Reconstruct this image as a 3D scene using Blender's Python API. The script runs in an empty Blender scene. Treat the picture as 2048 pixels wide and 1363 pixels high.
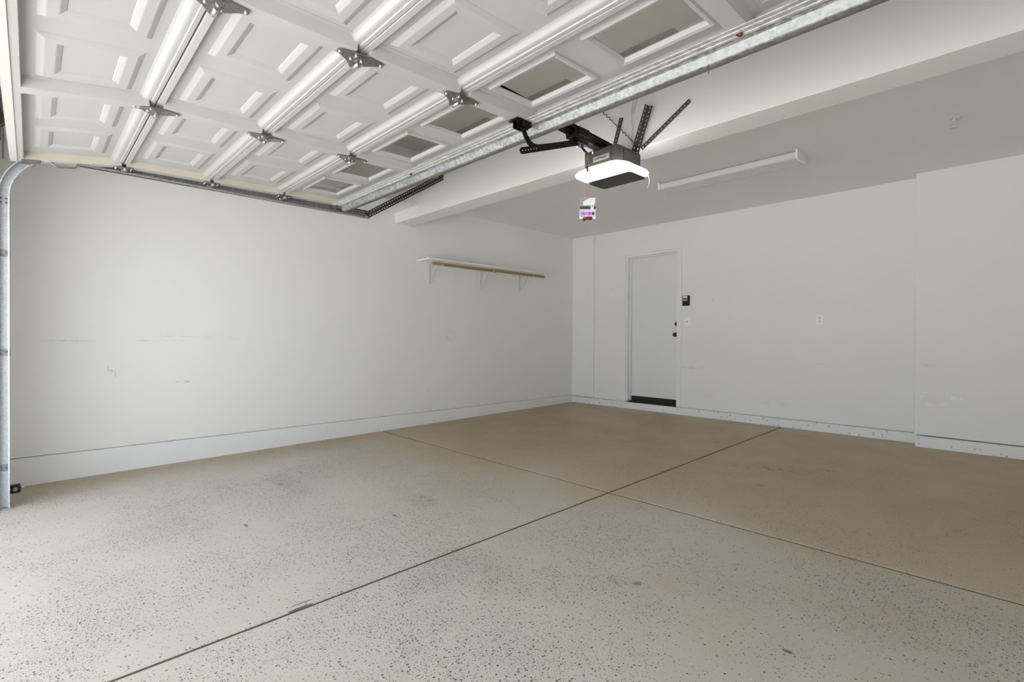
import bpy, bmesh, math, random
from mathutils import Matrix, Vector, Euler
random.seed(7)
sc = bpy.context.scene
COL = sc.collection

# ------------------------------------------------------------------ camera
CAM = Vector((5.022, -6.1379, 0.9853)); YAW, PITCH, ROLL = 0.8078, -0.0059, 0.0046
fw = Vector((-math.sin(YAW), math.cos(YAW), 0)); rt = Vector((math.cos(YAW), math.sin(YAW), 0)); up = Vector((0, 0, 1))
fw2 = fw*math.cos(PITCH) + up*math.sin(PITCH); up2 = up*math.cos(PITCH) - fw*math.sin(PITCH)
rt3 = rt*math.cos(ROLL) + up2*math.sin(ROLL); up3 = up2*math.cos(ROLL) - rt*math.sin(ROLL)
cd = bpy.data.cameras.new('camera'); cam = bpy.data.objects.new('camera', cd); COL.objects.link(cam)
m = Matrix((rt3, up3, -fw2)).transposed().to_4x4(); m.translation = CAM
cam.matrix_world = m
cd.sensor_width = 36; cd.sensor_fit = 'HORIZONTAL'; cd.lens = 36*1007.4/2048; cd.clip_start = 0.02
sc.camera = cam

# ------------------------------------------------------------------ world, sun, exposure
w = bpy.data.worlds.new('world'); sc.world = w; w.use_nodes = True
bg = w.node_tree.nodes['Background']
bg.inputs['Color'].default_value = (0.86, 0.94, 1.0, 1); bg.inputs['Strength'].default_value = 1.35
sd_ = bpy.data.lights.new('sun', 'SUN'); sd_.energy = 10.0; sd_.angle = math.radians(0.6); sd_.color = (1, 0.97, 0.93)
sun = bpy.data.objects.new('sun', sd_); COL.objects.link(sun)
sun.rotation_euler = (-Vector((0.42, 0.06, 0.90))).to_track_quat('-Z', 'Y').to_euler()
sc.view_settings.view_transform = 'Standard'; sc.view_settings.look = 'None'
sc.view_settings.gamma = 1; sc.view_settings.use_curve_mapping = False
sc.view_settings.exposure = 1.27
sc.cycles.use_denoising = True
sc.cycles.max_bounces = 7; sc.cycles.diffuse_bounces = 6; sc.cycles.glossy_bounces = 3
sc.cycles.use_adaptive_sampling = True; sc.cycles.adaptive_threshold = 0.08; sc.cycles.adaptive_min_samples = 16
sc.cycles.transparent_max_bounces = 12
sc.cycles.sample_clamp_indirect = 8.0

# ------------------------------------------------------------------ node helpers and materials
class NT:
    dim = '3D'
    def __init__(s, name):
        s.m = bpy.data.materials.new(name); s.m.use_nodes = True; s.t = s.m.node_tree
        s.b = s.t.nodes['Principled BSDF']; s.out = s.t.nodes['Material Output']
        s.pos = s.n('ShaderNodeNewGeometry').outputs['Position']
    def n(s, typ, **kw):
        x = s.t.nodes.new(typ)
        for k, v in kw.items(): setattr(x, k, v)
        return x
    def put(s, sock, v):
        if isinstance(v, bpy.types.NodeSocket): s.t.links.new(v, sock)
        else: sock.default_value = v
    def math(s, op, a, b=0.0, c=None, clamp=False):
        x = s.n('ShaderNodeMath', operation=op); x.use_clamp = clamp
        s.put(x.inputs[0], a); s.put(x.inputs[1], b)
        if c is not None: s.put(x.inputs[2], c)
        return x.outputs[0]
    def vmath(s, op, a, b=(0, 0, 0)):
        x = s.n('ShaderNodeVectorMath', operation=op); s.put(x.inputs[0], a); s.put(x.inputs[1], b)
        return x
    def mix(s, f, a, b):
        x = s.n('ShaderNodeMix', data_type='RGBA')
        s.put(x.inputs[0], f)
        s.put(x.inputs[6], a if isinstance(a, bpy.types.NodeSocket) else (*a, 1))
        s.put(x.inputs[7], b if isinstance(b, bpy.types.NodeSocket) else (*b, 1))
        return x.outputs[2]
    def noise(s, scale, detail=3, rough=.5, vec=None):
        x = s.n('ShaderNodeTexNoise', noise_dimensions=s.dim); x.inputs['Scale'].default_value = scale
        x.inputs['Detail'].default_value = detail; x.inputs['Roughness'].default_value = rough
        s.t.links.new(vec or s.pos, x.inputs['Vector']); return x.outputs['Fac']
    def voro(s, scale, vec=None, feature='F1'):
        x = s.n('ShaderNodeTexVoronoi', feature=feature, voronoi_dimensions=s.dim); x.inputs['Scale'].default_value = scale
        s.t.links.new(vec or s.pos, x.inputs['Vector']); return x
    def ramp(s, v, lo, hi, a=0.0, b=1.0):
        x = s.n('ShaderNodeMapRange'); x.interpolation_type = 'SMOOTHSTEP'
        s.put(x.inputs['Value'], v)
        for k, q in (('From Min', lo), ('From Max', hi), ('To Min', a), ('To Max', b)): s.put(x.inputs[k], q)
        return x.outputs[0]
    def blob(s, c, r, soft=.3):
        """mask that is 1 inside an ellipsoid of radii r about c"""
        d = s.vmath('SUBTRACT', s.pos, c).outputs[0]
        d = s.vmath('DIVIDE', d, r).outputs[0]
        l = s.vmath('LENGTH', d).outputs['Value']
        return s.ramp(l, 1.0, soft, 0.0, 1.0)
    def bump(s, h, strength, dist=.002):
        x = s.n('ShaderNodeBump'); x.inputs['Strength'].default_value = strength; x.inputs['Distance'].default_value = dist
        s.put(x.inputs['Height'], h); s.t.links.new(x.outputs[0], s.b.inputs['Normal'])
    def set(s, **kw):
        for k, v in kw.items():
            k = k.replace('_', ' ')
            k = {'Specular': 'Specular IOR Level', 'Coat': 'Coat Weight', 'Transmission': 'Transmission Weight'}.get(k, k)
            if isinstance(v, tuple) and len(v) == 3: v = (*v, 1)
            s.put(s.b.inputs[k], v)
        return s

def plain(name, col, rough=.5, metal=0., var=.06, scale=14., spec=.5, bump=0., bscale=200.):
    t = NT(name); f = t.noise(scale, 4)
    c = t.mix(f, tuple(x*(1-var) for x in col), tuple(min(1, x*(1+var)) for x in col))
    t.set(Base_Color=c, Roughness=rough, Metallic=metal, Specular=spec)
    if bump: t.bump(t.noise(bscale, 2), bump)
    return t.m

def wallpaint(name, col, marks=(), cracks=()):
    t = NT(name)
    c = t.mix(t.noise(1.3, 4), tuple(x*.975 for x in col), tuple(min(1, x*1.015) for x in col))
    # sparse nail holes and tiny nicks
    v = t.voro(3.1); keep = t.math('GREATER_THAN', t.n('ShaderNodeSeparateColor').outputs[0], 2)
    sepc = t.n('ShaderNodeSeparateColor'); t.t.links.new(v.outputs['Color'], sepc.inputs[0])
    rare = t.math('GREATER_THAN', sepc.outputs[0], .62)
    dot = t.math('LESS_THAN', v.outputs['Distance'], .016)
    c = t.mix(t.math('MULTIPLY', t.math('MULTIPLY', dot, rare), .55), c, (.16, .15, .14))
    brk = t.ramp(t.noise(9, 5, .7), .42, .62)
    for (p, r, a) in marks:
        mk = t.math('MULTIPLY', t.math('MULTIPLY', t.blob(p, r), brk), a)
        c = t.mix(mk, c, (.25, .24, .23))
    ragged = t.ramp(t.noise(45, 4, .7), .40, .52)
    for (p, r, a, colr) in cracks:
        mk = t.math('MULTIPLY', t.math('MULTIPLY', t.blob(p, r, .85), a), ragged); c = t.mix(mk, c, colr)
    t.set(Base_Color=c, Roughness=.6, Specular=.3)
    return t.m

def kerbpaint():
    t = NT('painted_concrete')
    c = t.mix(t.noise(6, 5, .6), (.80, .82, .85), (.88, .89, .90))
    v = t.voro(26); sepc = t.n('ShaderNodeSeparateColor'); t.t.links.new(v.outputs['Color'], sepc.inputs[0])
    chips = t.math('MULTIPLY', t.math('LESS_THAN', v.outputs['Distance'], t.math('MULTIPLY', t.noise(60, 2), .5)), t.math('GREATER_THAN', sepc.outputs[0], .6))
    c = t.mix(t.math('MULTIPLY', chips, .5), c, (.20, .17, .14))
    t.set(Base_Color=c, Roughness=.55); t.bump(t.noise(40, 4), .25, .004)
    return t.m

def floorpaint():
    t = NT('epoxy_flake_concrete'); t.dim = '2D'
    sep = t.n('ShaderNodeSeparateXYZ'); t.t.links.new(t.pos, sep.inputs[0])
    X, Y = sep.outputs[0], sep.outputs[1]
    big = t.noise(.75, 4, .6); mid = t.noise(2.3, 4, .65)
    tan = t.mix(big, (.350, .245, .112), (.410, .300, .150))
    # pale dusty film with neutral light painted in: strong near driveway, thin along walls
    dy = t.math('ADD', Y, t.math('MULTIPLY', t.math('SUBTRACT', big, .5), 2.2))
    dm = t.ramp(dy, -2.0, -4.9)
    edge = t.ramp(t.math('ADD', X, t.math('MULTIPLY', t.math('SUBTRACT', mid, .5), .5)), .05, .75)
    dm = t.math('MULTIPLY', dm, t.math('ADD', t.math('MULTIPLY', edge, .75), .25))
    dust_light = t.mix(mid, (.52, .485, .435), (.60, .565, .52))
    c = t.mix(t.math('MULTIPLY', dm, .93), tan, dust_light)
    # lilac-grey worn patches
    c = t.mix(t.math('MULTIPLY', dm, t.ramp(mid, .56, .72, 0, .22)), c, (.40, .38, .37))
    # grime patches where the chips are dense
    dens = t.ramp(t.noise(1.3, 4, .65), .38, .68, .10, .70)
    for p, r, a in (((3.2, -4.68, 0), (.42, .26, .3), .5), ((3.20, -4.9, 0), (.25, .16, .3), .4), ((1.7, -5.6, 0), (.55, .35, .3), .35),
                    ((2.3, -4.32, 0), (.22, .14, .3), .4), ((4.0, -4.0, 0), (.5, .3, .3), .25), ((1.25, -4.8, 0), (.5, .16, .3), .4),
                    ((4.55, -3.9, 0), (.4, .3, .3), .25)):
        b = t.blob(p, r, .1); dens = t.math('ADD', dens, t.math('MULTIPLY', b, a))
        c = t.mix(t.math('MULTIPLY', b, .16*a*2), c, (.22, .20, .18))
    # chips: three sizes of dark flake and one pale
    def flakes(scale, rad, thr, col, strength, c, dn):
        wv = t.vmath('ADD', t.pos, (scale*.37, scale*.11, 0)).outputs[0]
        v = t.voro(scale, wv); s2 = t.n('ShaderNodeSeparateColor'); t.t.links.new(v.outputs['Color'], s2.inputs[0])
        rr = t.math('MULTIPLY', t.math('ADD', s2.outputs[1], .35), rad)
        d = t.math('LESS_THAN', v.outputs['Distance'], rr)
        keep = t.math('LESS_THAN', s2.outputs[0], t.math('MULTIPLY', dn, thr))
        return t.mix(t.math('MULTIPLY', t.math('MULTIPLY', d, keep), strength), c, col)
    dens = t.math('MULTIPLY', dens, t.ramp(Y, -1.5, -5.0, .22, 1.0))
    c = flakes(72, .23, .55, (.055, .052, .05), .85, c, dens)
    c = flakes(150, .29, 1.0, (.09, .083, .075), .72, c, dens)
    c = flakes(80, .13, .10, (.80, .79, .77), .8, c, .6)
    # stains and scuffs with shapes of their own
    brk = t.ramp(t.noise(17, 3, .75), .46, .60)
    for p, r, a, colr in (((3.77, -4.30, -.06), (.10, .07, .1), .75, (.20, .16, .11)), ((3.84, -4.26, -.06), (.08, .03, .1), .8, (.16, .13, .09)),
                          ((3.59, -1.93, -.03), (.20, .10, .1), .85, (.12, .085, .05)), ((3.90, -1.70, -.03), (.13, .035, .1), .8, (.13, .09, .055)),
                          ((3.40, -2.05, -.03), (.13, .05, .1), .6, (.15, .11, .07)), ((3.70, -2.45, -.03), (.12, .06, .1), .5, (.16, .12, .08)),
                          ((2.27, -4.28, -.06), (.10, .06, .1), .7, (.14, .12, .10)), ((1.28, -4.85, -.07), (.10, .04, .1), .7, (.16, .14, .12)),
                          ((2.2, -1.9, -.03), (.2, .12, .1), .5, (.17, .12, .08)), ((2.9, -1.3, -.02), (.15, .10, .1), .55, (.15, .11, .07))):
        c = t.mix(t.math('MULTIPLY', t.math('MULTIPLY', t.blob(p, r, .2), brk), a), c, colr)
    for p, r in (((2.393, -4.58, -.067), (.020, .012, .05)), ((1.94, -5.26, -.077), (.030, .010, .05)), ((4.446, -4.299, -.063), (.018, .010, .05)), ((3.02, -5.37, -.079), (.006, .055, .05)), ((2.99, -5.35, -.079), (.005, .05, .05))):
        c = t.mix(t.math('MULTIPLY', t.blob(p, r, .8), .8), c, (.07, .06, .05))
    # hairline crack
    cr = t.math('ABSOLUTE', t.math('SUBTRACT', t.math('ADD', t.math('MULTIPLY', t.math('SUBTRACT', X, 4.1), -.35), t.math('MULTIPLY', mid, .6)), t.math('ADD', Y, 4.20)))
    c = t.mix(t.math('MULTIPLY', t.math('LESS_THAN', cr, .0022), t.math('MULTIPLY', t.blob((4.35, -4.1, 0), (.55, .5, .4), .7), .35)), c, (.12, .10, .08))
    rough = t.math('ADD', t.math('MULTIPLY', dm, .16), t.ramp(mid, .3, .7, .28, .38))
    t.set(Base_Color=c, Roughness=rough, Specular=.38)
    return t.m

def galvanized(name='galvanized_steel', lo=(.42, .44, .46), hi=(.74, .755, .77), scale=52.):
    t = NT(name)
    d = t.vmath('ADD', t.pos, t.n('ShaderNodeTexNoise').outputs['Color']).outputs[0]
    v = t.voro(scale); s2 = t.n('ShaderNodeSeparateColor'); t.t.links.new(v.outputs['Color'], s2.inputs[0])
    f = t.math('MULTIPLY', t.math('ADD', s2.outputs[0], t.noise(38, 4, .7)), .5)
    t.set(Base_Color=t.mix(t.ramp(f, .25, .75), lo, hi), Roughness=t.ramp(f, .2, .8, .48, .66), Metallic=.7)
    return t.m

def glassmat():
    t = NT('window_glass')
    tr = t.n('ShaderNodeBsdfTransparent'); tr.inputs[0].default_value = (.82, .80, .775, 1)
    gl = t.n('ShaderNodeBsdfGlossy'); gl.inputs['Roughness'].default_value = .03
    lw = t.n('ShaderNodeLayerWeight'); lw.inputs[0].default_value = .5
    fr = t.n('ShaderNodeMath', operation='MULTIPLY_ADD'); t.put(fr.inputs[0], t.math('POWER', lw.outputs['Facing'], 5.0)); fr.inputs[1].default_value = .92; fr.inputs[2].default_value = .04
    dirt = t.n('ShaderNodeBsdfDiffuse'); dirt.inputs[0].default_value = (.6, .58, .54, 1)
    a = t.n('ShaderNodeMixShader'); t.t.links.new(fr.outputs[0], a.inputs[0]); t.t.links.new(tr.outputs[0], a.inputs[1]); t.t.links.new(gl.outputs[0], a.inputs[2])
    b = t.n('ShaderNodeMixShader'); t.put(b.inputs[0], t.ramp(t.noise(7, 4), .3, .8, .03, .14)); t.t.links.new(a.outputs[0], b.inputs[1]); t.t.links.new(dirt.outputs[0], b.inputs[2])
    t.t.links.new(b.outputs[0], t.out.inputs[0]); return t.m

def emitter(name, col, s):
    t = NT(name); t.set(Base_Color=(.9, .9, .88), Roughness=.35, Emission_Color=col, Emission_Strength=s); return t.m

WALL = (.855, .855, .845)
M = {
 'wall_left': wallpaint('wall_paint_left', WALL,
    marks=[((0, -5.90, .95), (.1, .22, .012), .30), ((0, -5.20, .985), (.1, .75, .008), .14), ((0, -5.45, .950), (.1, .45, .010), .20), ((0, -4.9, .965), (.1, .5, .008), .10), ((0, -2.4, 1.02), (.1, .12, .10), .15), ((0, -5.2, .60), (.1, .08, .010), .5)],
    cracks=[((0, -5.70, .745), (.05, .005, .035), .35, (.3, .28, .27)), ((0, -5.675, .715), (.05, .026, .008), .35, (.3, .28, .27)), ((0, -5.655, .69), (.05, .005, .03), .35, (.3, .28, .27))]),
 'wall_back': wallpaint('wall_paint_back', WALL,
    marks=[((1.95, 0, .62), (.22, .1, .03), .16), ((2.05, 0, .30), (.25, .1, .05), .12), ((3.35, 0, .72), (.16, .1, .008), .2), ((3.0, 0, .25), (.3, .1, .03), .10), ((.72, 0, 1.69), (.03, .1, .05), .6), ((2.28, 0, 1.71), (.03, .1, .03), .6), ((4.3, -.17, .75), (.1, .1, .02), .12)],
    cracks=[((4.29, -.166, .500), (.030, .05, .012), .55, (.97, .97, .96)), ((4.272, -.166, .455), (.012, .05, .024), .5, (.97, .97, .96)), ((4.32, -.166, .392), (.035, .05, .013), .6, (.97, .97, .96)),
            ((4.44, -.166, .405), (.030, .05, .012), .5, (.97, .97, .96)), ((4.52, -.166, .462), (.048, .05, .020), .8, (.97, .97, .96)), ((4.36, -.166, .45), (.10, .05, .055), .06, (.55, .54, .53))]),
 'wall': wallpaint('wall_paint', WALL),
 'ceil': plain('ceiling_paint', (.89, .895, .905), .75, var=.02, scale=2, spec=.2, bump=.06),
 'ceil_shaded': plain('shaded_ceiling_paint', (.62, .585, .545), .85, var=.05, scale=3, spec=.1), 'kerb': kerbpaint(), 'floor': floorpaint(),  # front ceiling: the dim tan shade above the door is put into its colour
 'joint': plain('joint_filler', (.15, .12, .09), .9, var=.3, scale=40),
 'door_white': plain('door_paint', (.80, .81, .83), .42, var=.015, scale=3),
 'trim_white': plain('trim_paint', (.855, .855, .845), .45, var=.02, scale=5),
 'steel_white': plain('garage_door_steel', (.52, .52, .525), .42, var=.012, scale=4, bump=.05, bscale=90),
 'steel_tan': plain('end_stile_tan', (.62, .57, .47), .5, var=.05, scale=8),
 'galv': galvanized('galvanized_steel', (.30, .31, .32), (.52, .53, .54), 70.), 'zinc_light': galvanized('galvanized_bright', (.68, .69, .70), (.86, .87, .88), 60.), 'galv_dark': galvanized('galvanized_dark', (.26, .265, .27), (.50, .50, .50), 140.),  # last one: a darker galvanized grey with finer spangle
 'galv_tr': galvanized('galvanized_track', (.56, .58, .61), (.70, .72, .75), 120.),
 'hinge': plain('hinge_steel', (.30, .295, .28), .38, .9, var=.25, scale=60),
 'zinc': plain('zinc_plating', (.72, .72, .70), .3, .9, var=.1, scale=60),
 'black': plain('black_paint', (.006, .006, .006), .5, 0, var=.2, scale=30, spec=.2),
 'blacksatin': plain('black_plastic', (.010, .010, .010), .35, 0, var=.2, scale=30, spec=.3),
 'opener': plain('charcoal_plastic', (.068, .064, .056), .45, 0, var=.06, scale=20),
 'openerdark': plain('dark_lens_plastic', (.030, .028, .025), .25, 0, var=.1, scale=20),
 'bracket': plain('weathered_angle_steel', (.105, .098, .088), .55, .35, var=.25, scale=50),
 'lens': emitter('lit_light_lens', (1, .98, .95, 1), 3.6),
 'lamp_lens': plain('acrylic_lens', (.74, .745, .75), .12, 0, var=.02, scale=6),
 'white_plastic': plain('white_plastic', (.95, .95, .94), .35, var=.02),
 'grey_plastic': plain('grey_plastic', (.33, .34, .38), .4, var=.05),
 'bronze': plain('dark_bronze', (.030, .024, .018), .3, .7, var=.2, scale=30),
 'rubber': plain('black_rubber', (.014, .011, .009), .5, var=.3, scale=30),
 'red': plain('red_plastic', (.16, .016, .014), .4, var=.1),
 'redcord': plain('red_white_cord', (.52, .20, .19), .8, var=.45, scale=220),
 'wire': plain('wire_sheath', (.10, .095, .085), .6, var=.1),
 'whitewire': plain('white_wire', (.78, .77, .74), .5, var=.05),
 'shelf': plain('shelf_melamine', (.92, .915, .90), .45, var=.02),
 'bracket_white': plain('white_enamel_steel', (.66, .66, .64), .4, 0, var=.06),
 'glass': glassmat(),
 'card_blue': plain('card_pale_blue', (.66, .72, .86), .35, var=.04), 'card_dark': plain('card_navy', (.05, .06, .075), .35, var=.3, scale=60),
 'card_white': plain('card_white', (.88, .88, .86), .35, var=.03), 'card_grey': plain('card_grey', (.34, .33, .31), .4, var=.3, scale=80),
 'card_pink': plain('card_pink', (.75, .30, .68), .4, var=.1), 'card_magenta': plain('card_magenta', (.45, .05, .32), .4, var=.1), 'card_purple': plain('card_purple', (.10, .03, .12), .4, var=.1),
 'label': plain('label_silver', (.30, .295, .275), .5, 0, var=.04), 'ink': plain('label_ink', (.03, .03, .03), .5),
 'concrete': plain('driveway_concrete', (.50, .495, .485), .85, var=.12, scale=3),
 'stucco': plain('exterior_stucco', (.62, .57, .50), .9, var=.06, scale=30, bump=.3, bscale=60),
 'timber': plain('raw_timber', (.36, .25, .14), .8, var=.25, scale=25),
}
def woodmat():
    t = NT('closet_rod_pine'); st = t.vmath('MULTIPLY', t.pos, (60, 4, 60)).outputs[0]
    t.set(Base_Color=t.mix(t.noise(1.0, 5, .6, st), (.25, .17, .075), (.40, .29, .14)), Roughness=.45); return t.m
M['wood'] = woodmat()

# ------------------------------------------------------------------ mesh helpers
WL = {}   # world location of translation-only objects
class MB:
    def __init__(s): s.v = []; s.f = []; s.sm = []
    def add(s, vs, fs, smooth=False):
        o = len(s.v); s.v += [tuple(x) for x in vs]; s.f += [tuple(i+o for i in f) for f in fs]; s.sm += [smooth]*len(fs); return s
    def box(s, x0, x1, y0, y1, z0, z1, M_=None):
        vs = [Vector((x, y, z)) for z in (z0, z1) for y in (y0, y1) for x in (x0, x1)]
        if M_ is not None: vs = [M_ @ v for v in vs]
        return s.add(vs, [(0, 2, 3, 1), (4, 5, 7, 6), (0, 1, 5, 4), (2, 6, 7, 3), (0, 4, 6, 2), (1, 3, 7, 5)])
    def cbox(s, x0, x1, y0, y1, z0, z1, b, M_=None):
        """box with chamfered edges"""
        bm = bmesh.new(); bmesh.ops.create_cube(bm, size=1)
        for v in bm.verts: v.co = Vector(((x0+x1)/2+v.co.x*(x1-x0), (y0+y1)/2+v.co.y*(y1-y0), (z0+z1)/2+v.co.z*(z1-z0)))
        bmesh.ops.bevel(bm, geom=bm.edges[:], offset=b, segments=2, affect='EDGES', profile=.5)
        bm.verts.index_update(); vs = [v.co.copy() for v in bm.verts]; fs = [[v.index for v in f.verts] for f in bm.faces]; bm.free()
        if M_ is not None: vs = [M_ @ v for v in vs]
        return s.add(vs, fs)
    def hexa(s, pts):   # 8 points, bottom ring 4 then top ring 4
        return s.add(pts, [(3, 2, 1, 0), (4, 5, 6, 7), (0, 1, 5, 4), (1, 2, 6, 5), (2, 3, 7, 6), (3, 0, 4, 7)])
    def prism(s, prof, fn, a, b, closed=True, caps=True, smooth=False):
        """prof: 2D points, fn(u,v,t)->3D"""
        n = len(prof); vs = [fn(u, v, t) for t in (a, b) for u, v in prof]
        fs = [(i, (i+1) % n, n+(i+1) % n, n+i) for i in range(n if closed else n-1)]
        s.add(vs, fs, smooth)
        if closed and caps:
            s.f += [tuple(len(s.v)-2*n+i for i in reversed(range(n))), tuple(len(s.v)-n+i for i in range(n))]; s.sm += [False, False]
        return s
    def tube(s, pts, r, n=8, caps=True):
        pts = [Vector(p) for p in pts]; rings = []
        t0 = (pts[1]-pts[0]).normalized(); ref = Vector((0, 0, 1)) if abs(t0.z) < .9 else Vector((1, 0, 0))
        nrm = (ref - t0*ref.dot(t0)).normalized()
        for i, p in enumerate(pts):
            t = ((pts[min(i+1, len(pts)-1)]-p).normalized() + (p-pts[max(i-1, 0)]).normalized()).normalized()
            nrm = (nrm - t*nrm.dot(t)).normalized(); bn = t.cross(nrm)
            rr = r[i] if isinstance(r, (list, tuple)) else r
            rings.append([p + (nrm*math.cos(a)+bn*math.sin(a))*rr for a in [2*math.pi*k/n for k in range(n)]])
        vs = [v for g in rings for v in g]; fs = []
        for i in range(len(pts)-1):
            for k in range(n): fs.append((i*n+k, i*n+(k+1) % n, (i+1)*n+(k+1) % n, (i+1)*n+k))
        s.add(vs, fs, True)
        if caps:
            o = len(s.v)-len(vs); s.f += [tuple(o+k for k in reversed(range(n))), tuple(o+len(vs)-n+k for k in range(n))]; s.sm += [False, False]
        return s
    def cyl(s, a, b, r, n=16): return s.tube([a, b], r, n)
    def lathe(s, prof, c, axis='z', n=20):
        """prof: (radius, height) from one end to the other"""
        c = Vector(c); vs = []
        for r, h in prof:
            for k in range(n):
                a = 2*math.pi*k/n; p = (r*math.cos(a), r*math.sin(a), h)
                vs.append(c + Vector({'z': p, 'y': (p[0], p[2], p[1]), 'x': (p[2], p[0], p[1])}[axis]))
        m_ = len(prof); fs = [(i*n+k, i*n+(k+1) % n, (i+1)*n+(k+1) % n, (i+1)*n+k) for i in range(m_-1) for k in range(n)]
        return s.add(vs, fs, True)
    def sweep(s, prof, path, thick=None):
        """open profile (list of (u,v)); path: list of (point, axis_u, axis_v)"""
        n = len(prof); vs = [p + au*u + av*v for p, au, av in path for u, v in prof]
        fs = [(i*n+k, i*n+k+1, (i+1)*n+k+1, (i+1)*n+k) for i in range(len(path)-1) for k in range(n-1)]
        return s.add(vs, fs, False)
    def mesh(s, name, mat, origin):
        me = bpy.data.meshes.new(name); me.from_pydata([Vector(v)-origin for v in s.v], [], s.f); me.materials.append(mat)
        me.polygons.foreach_set('use_smooth', s.sm); me.update()
        bm = bmesh.new(); bm.from_mesh(me); bmesh.ops.recalc_face_normals(bm, faces=bm.faces[:]); bm.to_mesh(me); bm.free()
        return me
    def build(s, name, mat, parent=None, local=False, solid=0., bevel=0.):
        mat = M[mat] if isinstance(mat, str) else mat
        xs = list(zip(*s.v)); org = Vector(((min(xs[0])+max(xs[0]))/2, (min(xs[1])+max(xs[1]))/2, min(xs[2])))
        o = bpy.data.objects.new(name, s.mesh(name, mat, org)); COL.objects.link(o); o.location = org
        if parent is not None:
            o.parent = parent
            if not local: o.matrix_parent_inverse = Matrix.Translation(-WL[parent])
        if not local: WL[o] = org
        else: LOC[o] = org
        if solid:
            md = o.modifiers.new('solid', 'SOLIDIFY'); md.thickness = solid; md.offset = 0
        if bevel:
            md = o.modifiers.new('bevel', 'BEVEL'); md.width = bevel; md.segments = 2; md.limit_method = 'ANGLE'; md.angle_limit = math.radians(40)
        return o
LOC = {}
def tag(o, label=None, cat=None, group=None, kind=None):
    for k, v in (('label', label), ('category', cat), ('group', group), ('kind', kind)):
        if v: o[k] = v
    return o
def empty(name, loc, label=None, cat=None, group=None, kind=None):
    o = bpy.data.objects.new(name, None); COL.objects.link(o); o.location = loc; o.empty_display_size = .1; WL[o] = Vector(loc)
    return tag(o, label, cat, group, kind)
def struct(mb, name, mat, label, parent=None, **kw):
    o = mb.build(name, mat, parent, **kw)
    return tag(o, label, 'structure' if False else None, None, 'structure') if parent is None else o
def setcat(o, cat): o['category'] = cat; return o

SL = .0147
def fz(y): return SL*y
YF = -6.40          # inside face of the front wall
XR = 6.10           # right wall
ZC, ZF = 2.533, 2.95
BY0, BY1, BZ = -3.167, -2.948, 2.2696

# ------------------------------------------------------------------ setting
fl = MB(); fl.hexa([(-.1, -6.9, fz(-6.9)-.15), (XR+.1, -6.9, fz(-6.9)-.15), (XR+.1, .2, fz(.2)-.15), (-.1, .2, fz(.2)-.15),
                    (-.1, -6.9, fz(-6.9)-.022), (XR+.1, -6.9, fz(-6.9)-.022), (XR+.1, .2, fz(.2)-.022), (-.1, .2, fz(.2)-.022)])
floor = setcat(struct(fl, 'floor', 'joint', 'tan epoxy flake concrete garage floor cut by two crossing control joints'), 'floor')
G = .0030; FX, FY = 3.030, -3.3266
for (x0, x1) in ((-.05, FX-G), (FX+G, XR+.05)):
    for (y0, y1) in ((-6.9, FY-G), (FY+G, .15)):
        b = MB(); e = .0120   # tooled edge of the joint
        zz = lambda y, d: fz(y)+d
        b.add([(x0, y0, zz(y0, -.03)), (x1, y0, zz(y0, -.03)), (x1, y1, zz(y1, -.03)), (x0, y1, zz(y1, -.03)),
               (x0, y0, zz(y0, -e*.8)), (x1, y0, zz(y0, -e*.8)), (x1, y1, zz(y1, -e*.8)), (x0, y1, zz(y1, -e*.8)),
               (x0+e*.3, y0+e*.3, zz(y0, -e*.3)), (x1-e*.3, y0+e*.3, zz(y0, -e*.3)), (x1-e*.3, y1-e*.3, zz(y1, -e*.3)), (x0+e*.3, y1-e*.3, zz(y1, -e*.3)),
               (x0+e, y0+e, zz(y0+e, 0)), (x1-e, y0+e, zz(y0+e, 0)), (x1-e, y1-e, zz(y1-e, 0)), (x0+e, y1-e, zz(y1-e, 0))],
              [(3, 2, 1, 0), (0, 1, 5, 4), (1, 2, 6, 5), (2, 3, 7, 6), (3, 0, 4, 7), (4, 5, 9, 8), (5, 6, 10, 9), (6, 7, 11, 10), (7, 4, 8, 11),
               (8, 9, 13, 12), (9, 10, 14, 13), (10, 11, 15, 14), (11, 8, 12, 15), (12, 13, 14, 15)])
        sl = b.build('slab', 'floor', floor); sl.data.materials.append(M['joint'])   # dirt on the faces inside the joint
        for pg in sl.data.polygons:
            if abs(pg.normal.z) < .75: pg.material_index = 1

KL = .109
b = MB(); b.box(-.15, 0, -6.55, .15, KL+.007, ZF+.15)
b.box(-.15, -.02, -6.55, .15, -.3, KL+.02)
setcat(struct(b, 'wall_left', 'wall_left', 'scuffed white painted side wall with the shelf'), 'wall')
b = MB(); b.hexa([(-.03, -6.40, fz(-6.4)-.05), (.012, -6.40, fz(-6.4)-.05), (.012, 0, -.05), (-.03, 0, -.05), (-.03, -6.40, KL), (.012, -6.40, KL), (.012, 0, KL-.008), (-.03, 0, KL-.008)])
setcat(struct(b, 'baseboard_left', 'kerb', 'white painted concrete kerb along the side wall, taller towards the driveway', bevel=.004), 'kerb')

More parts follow.
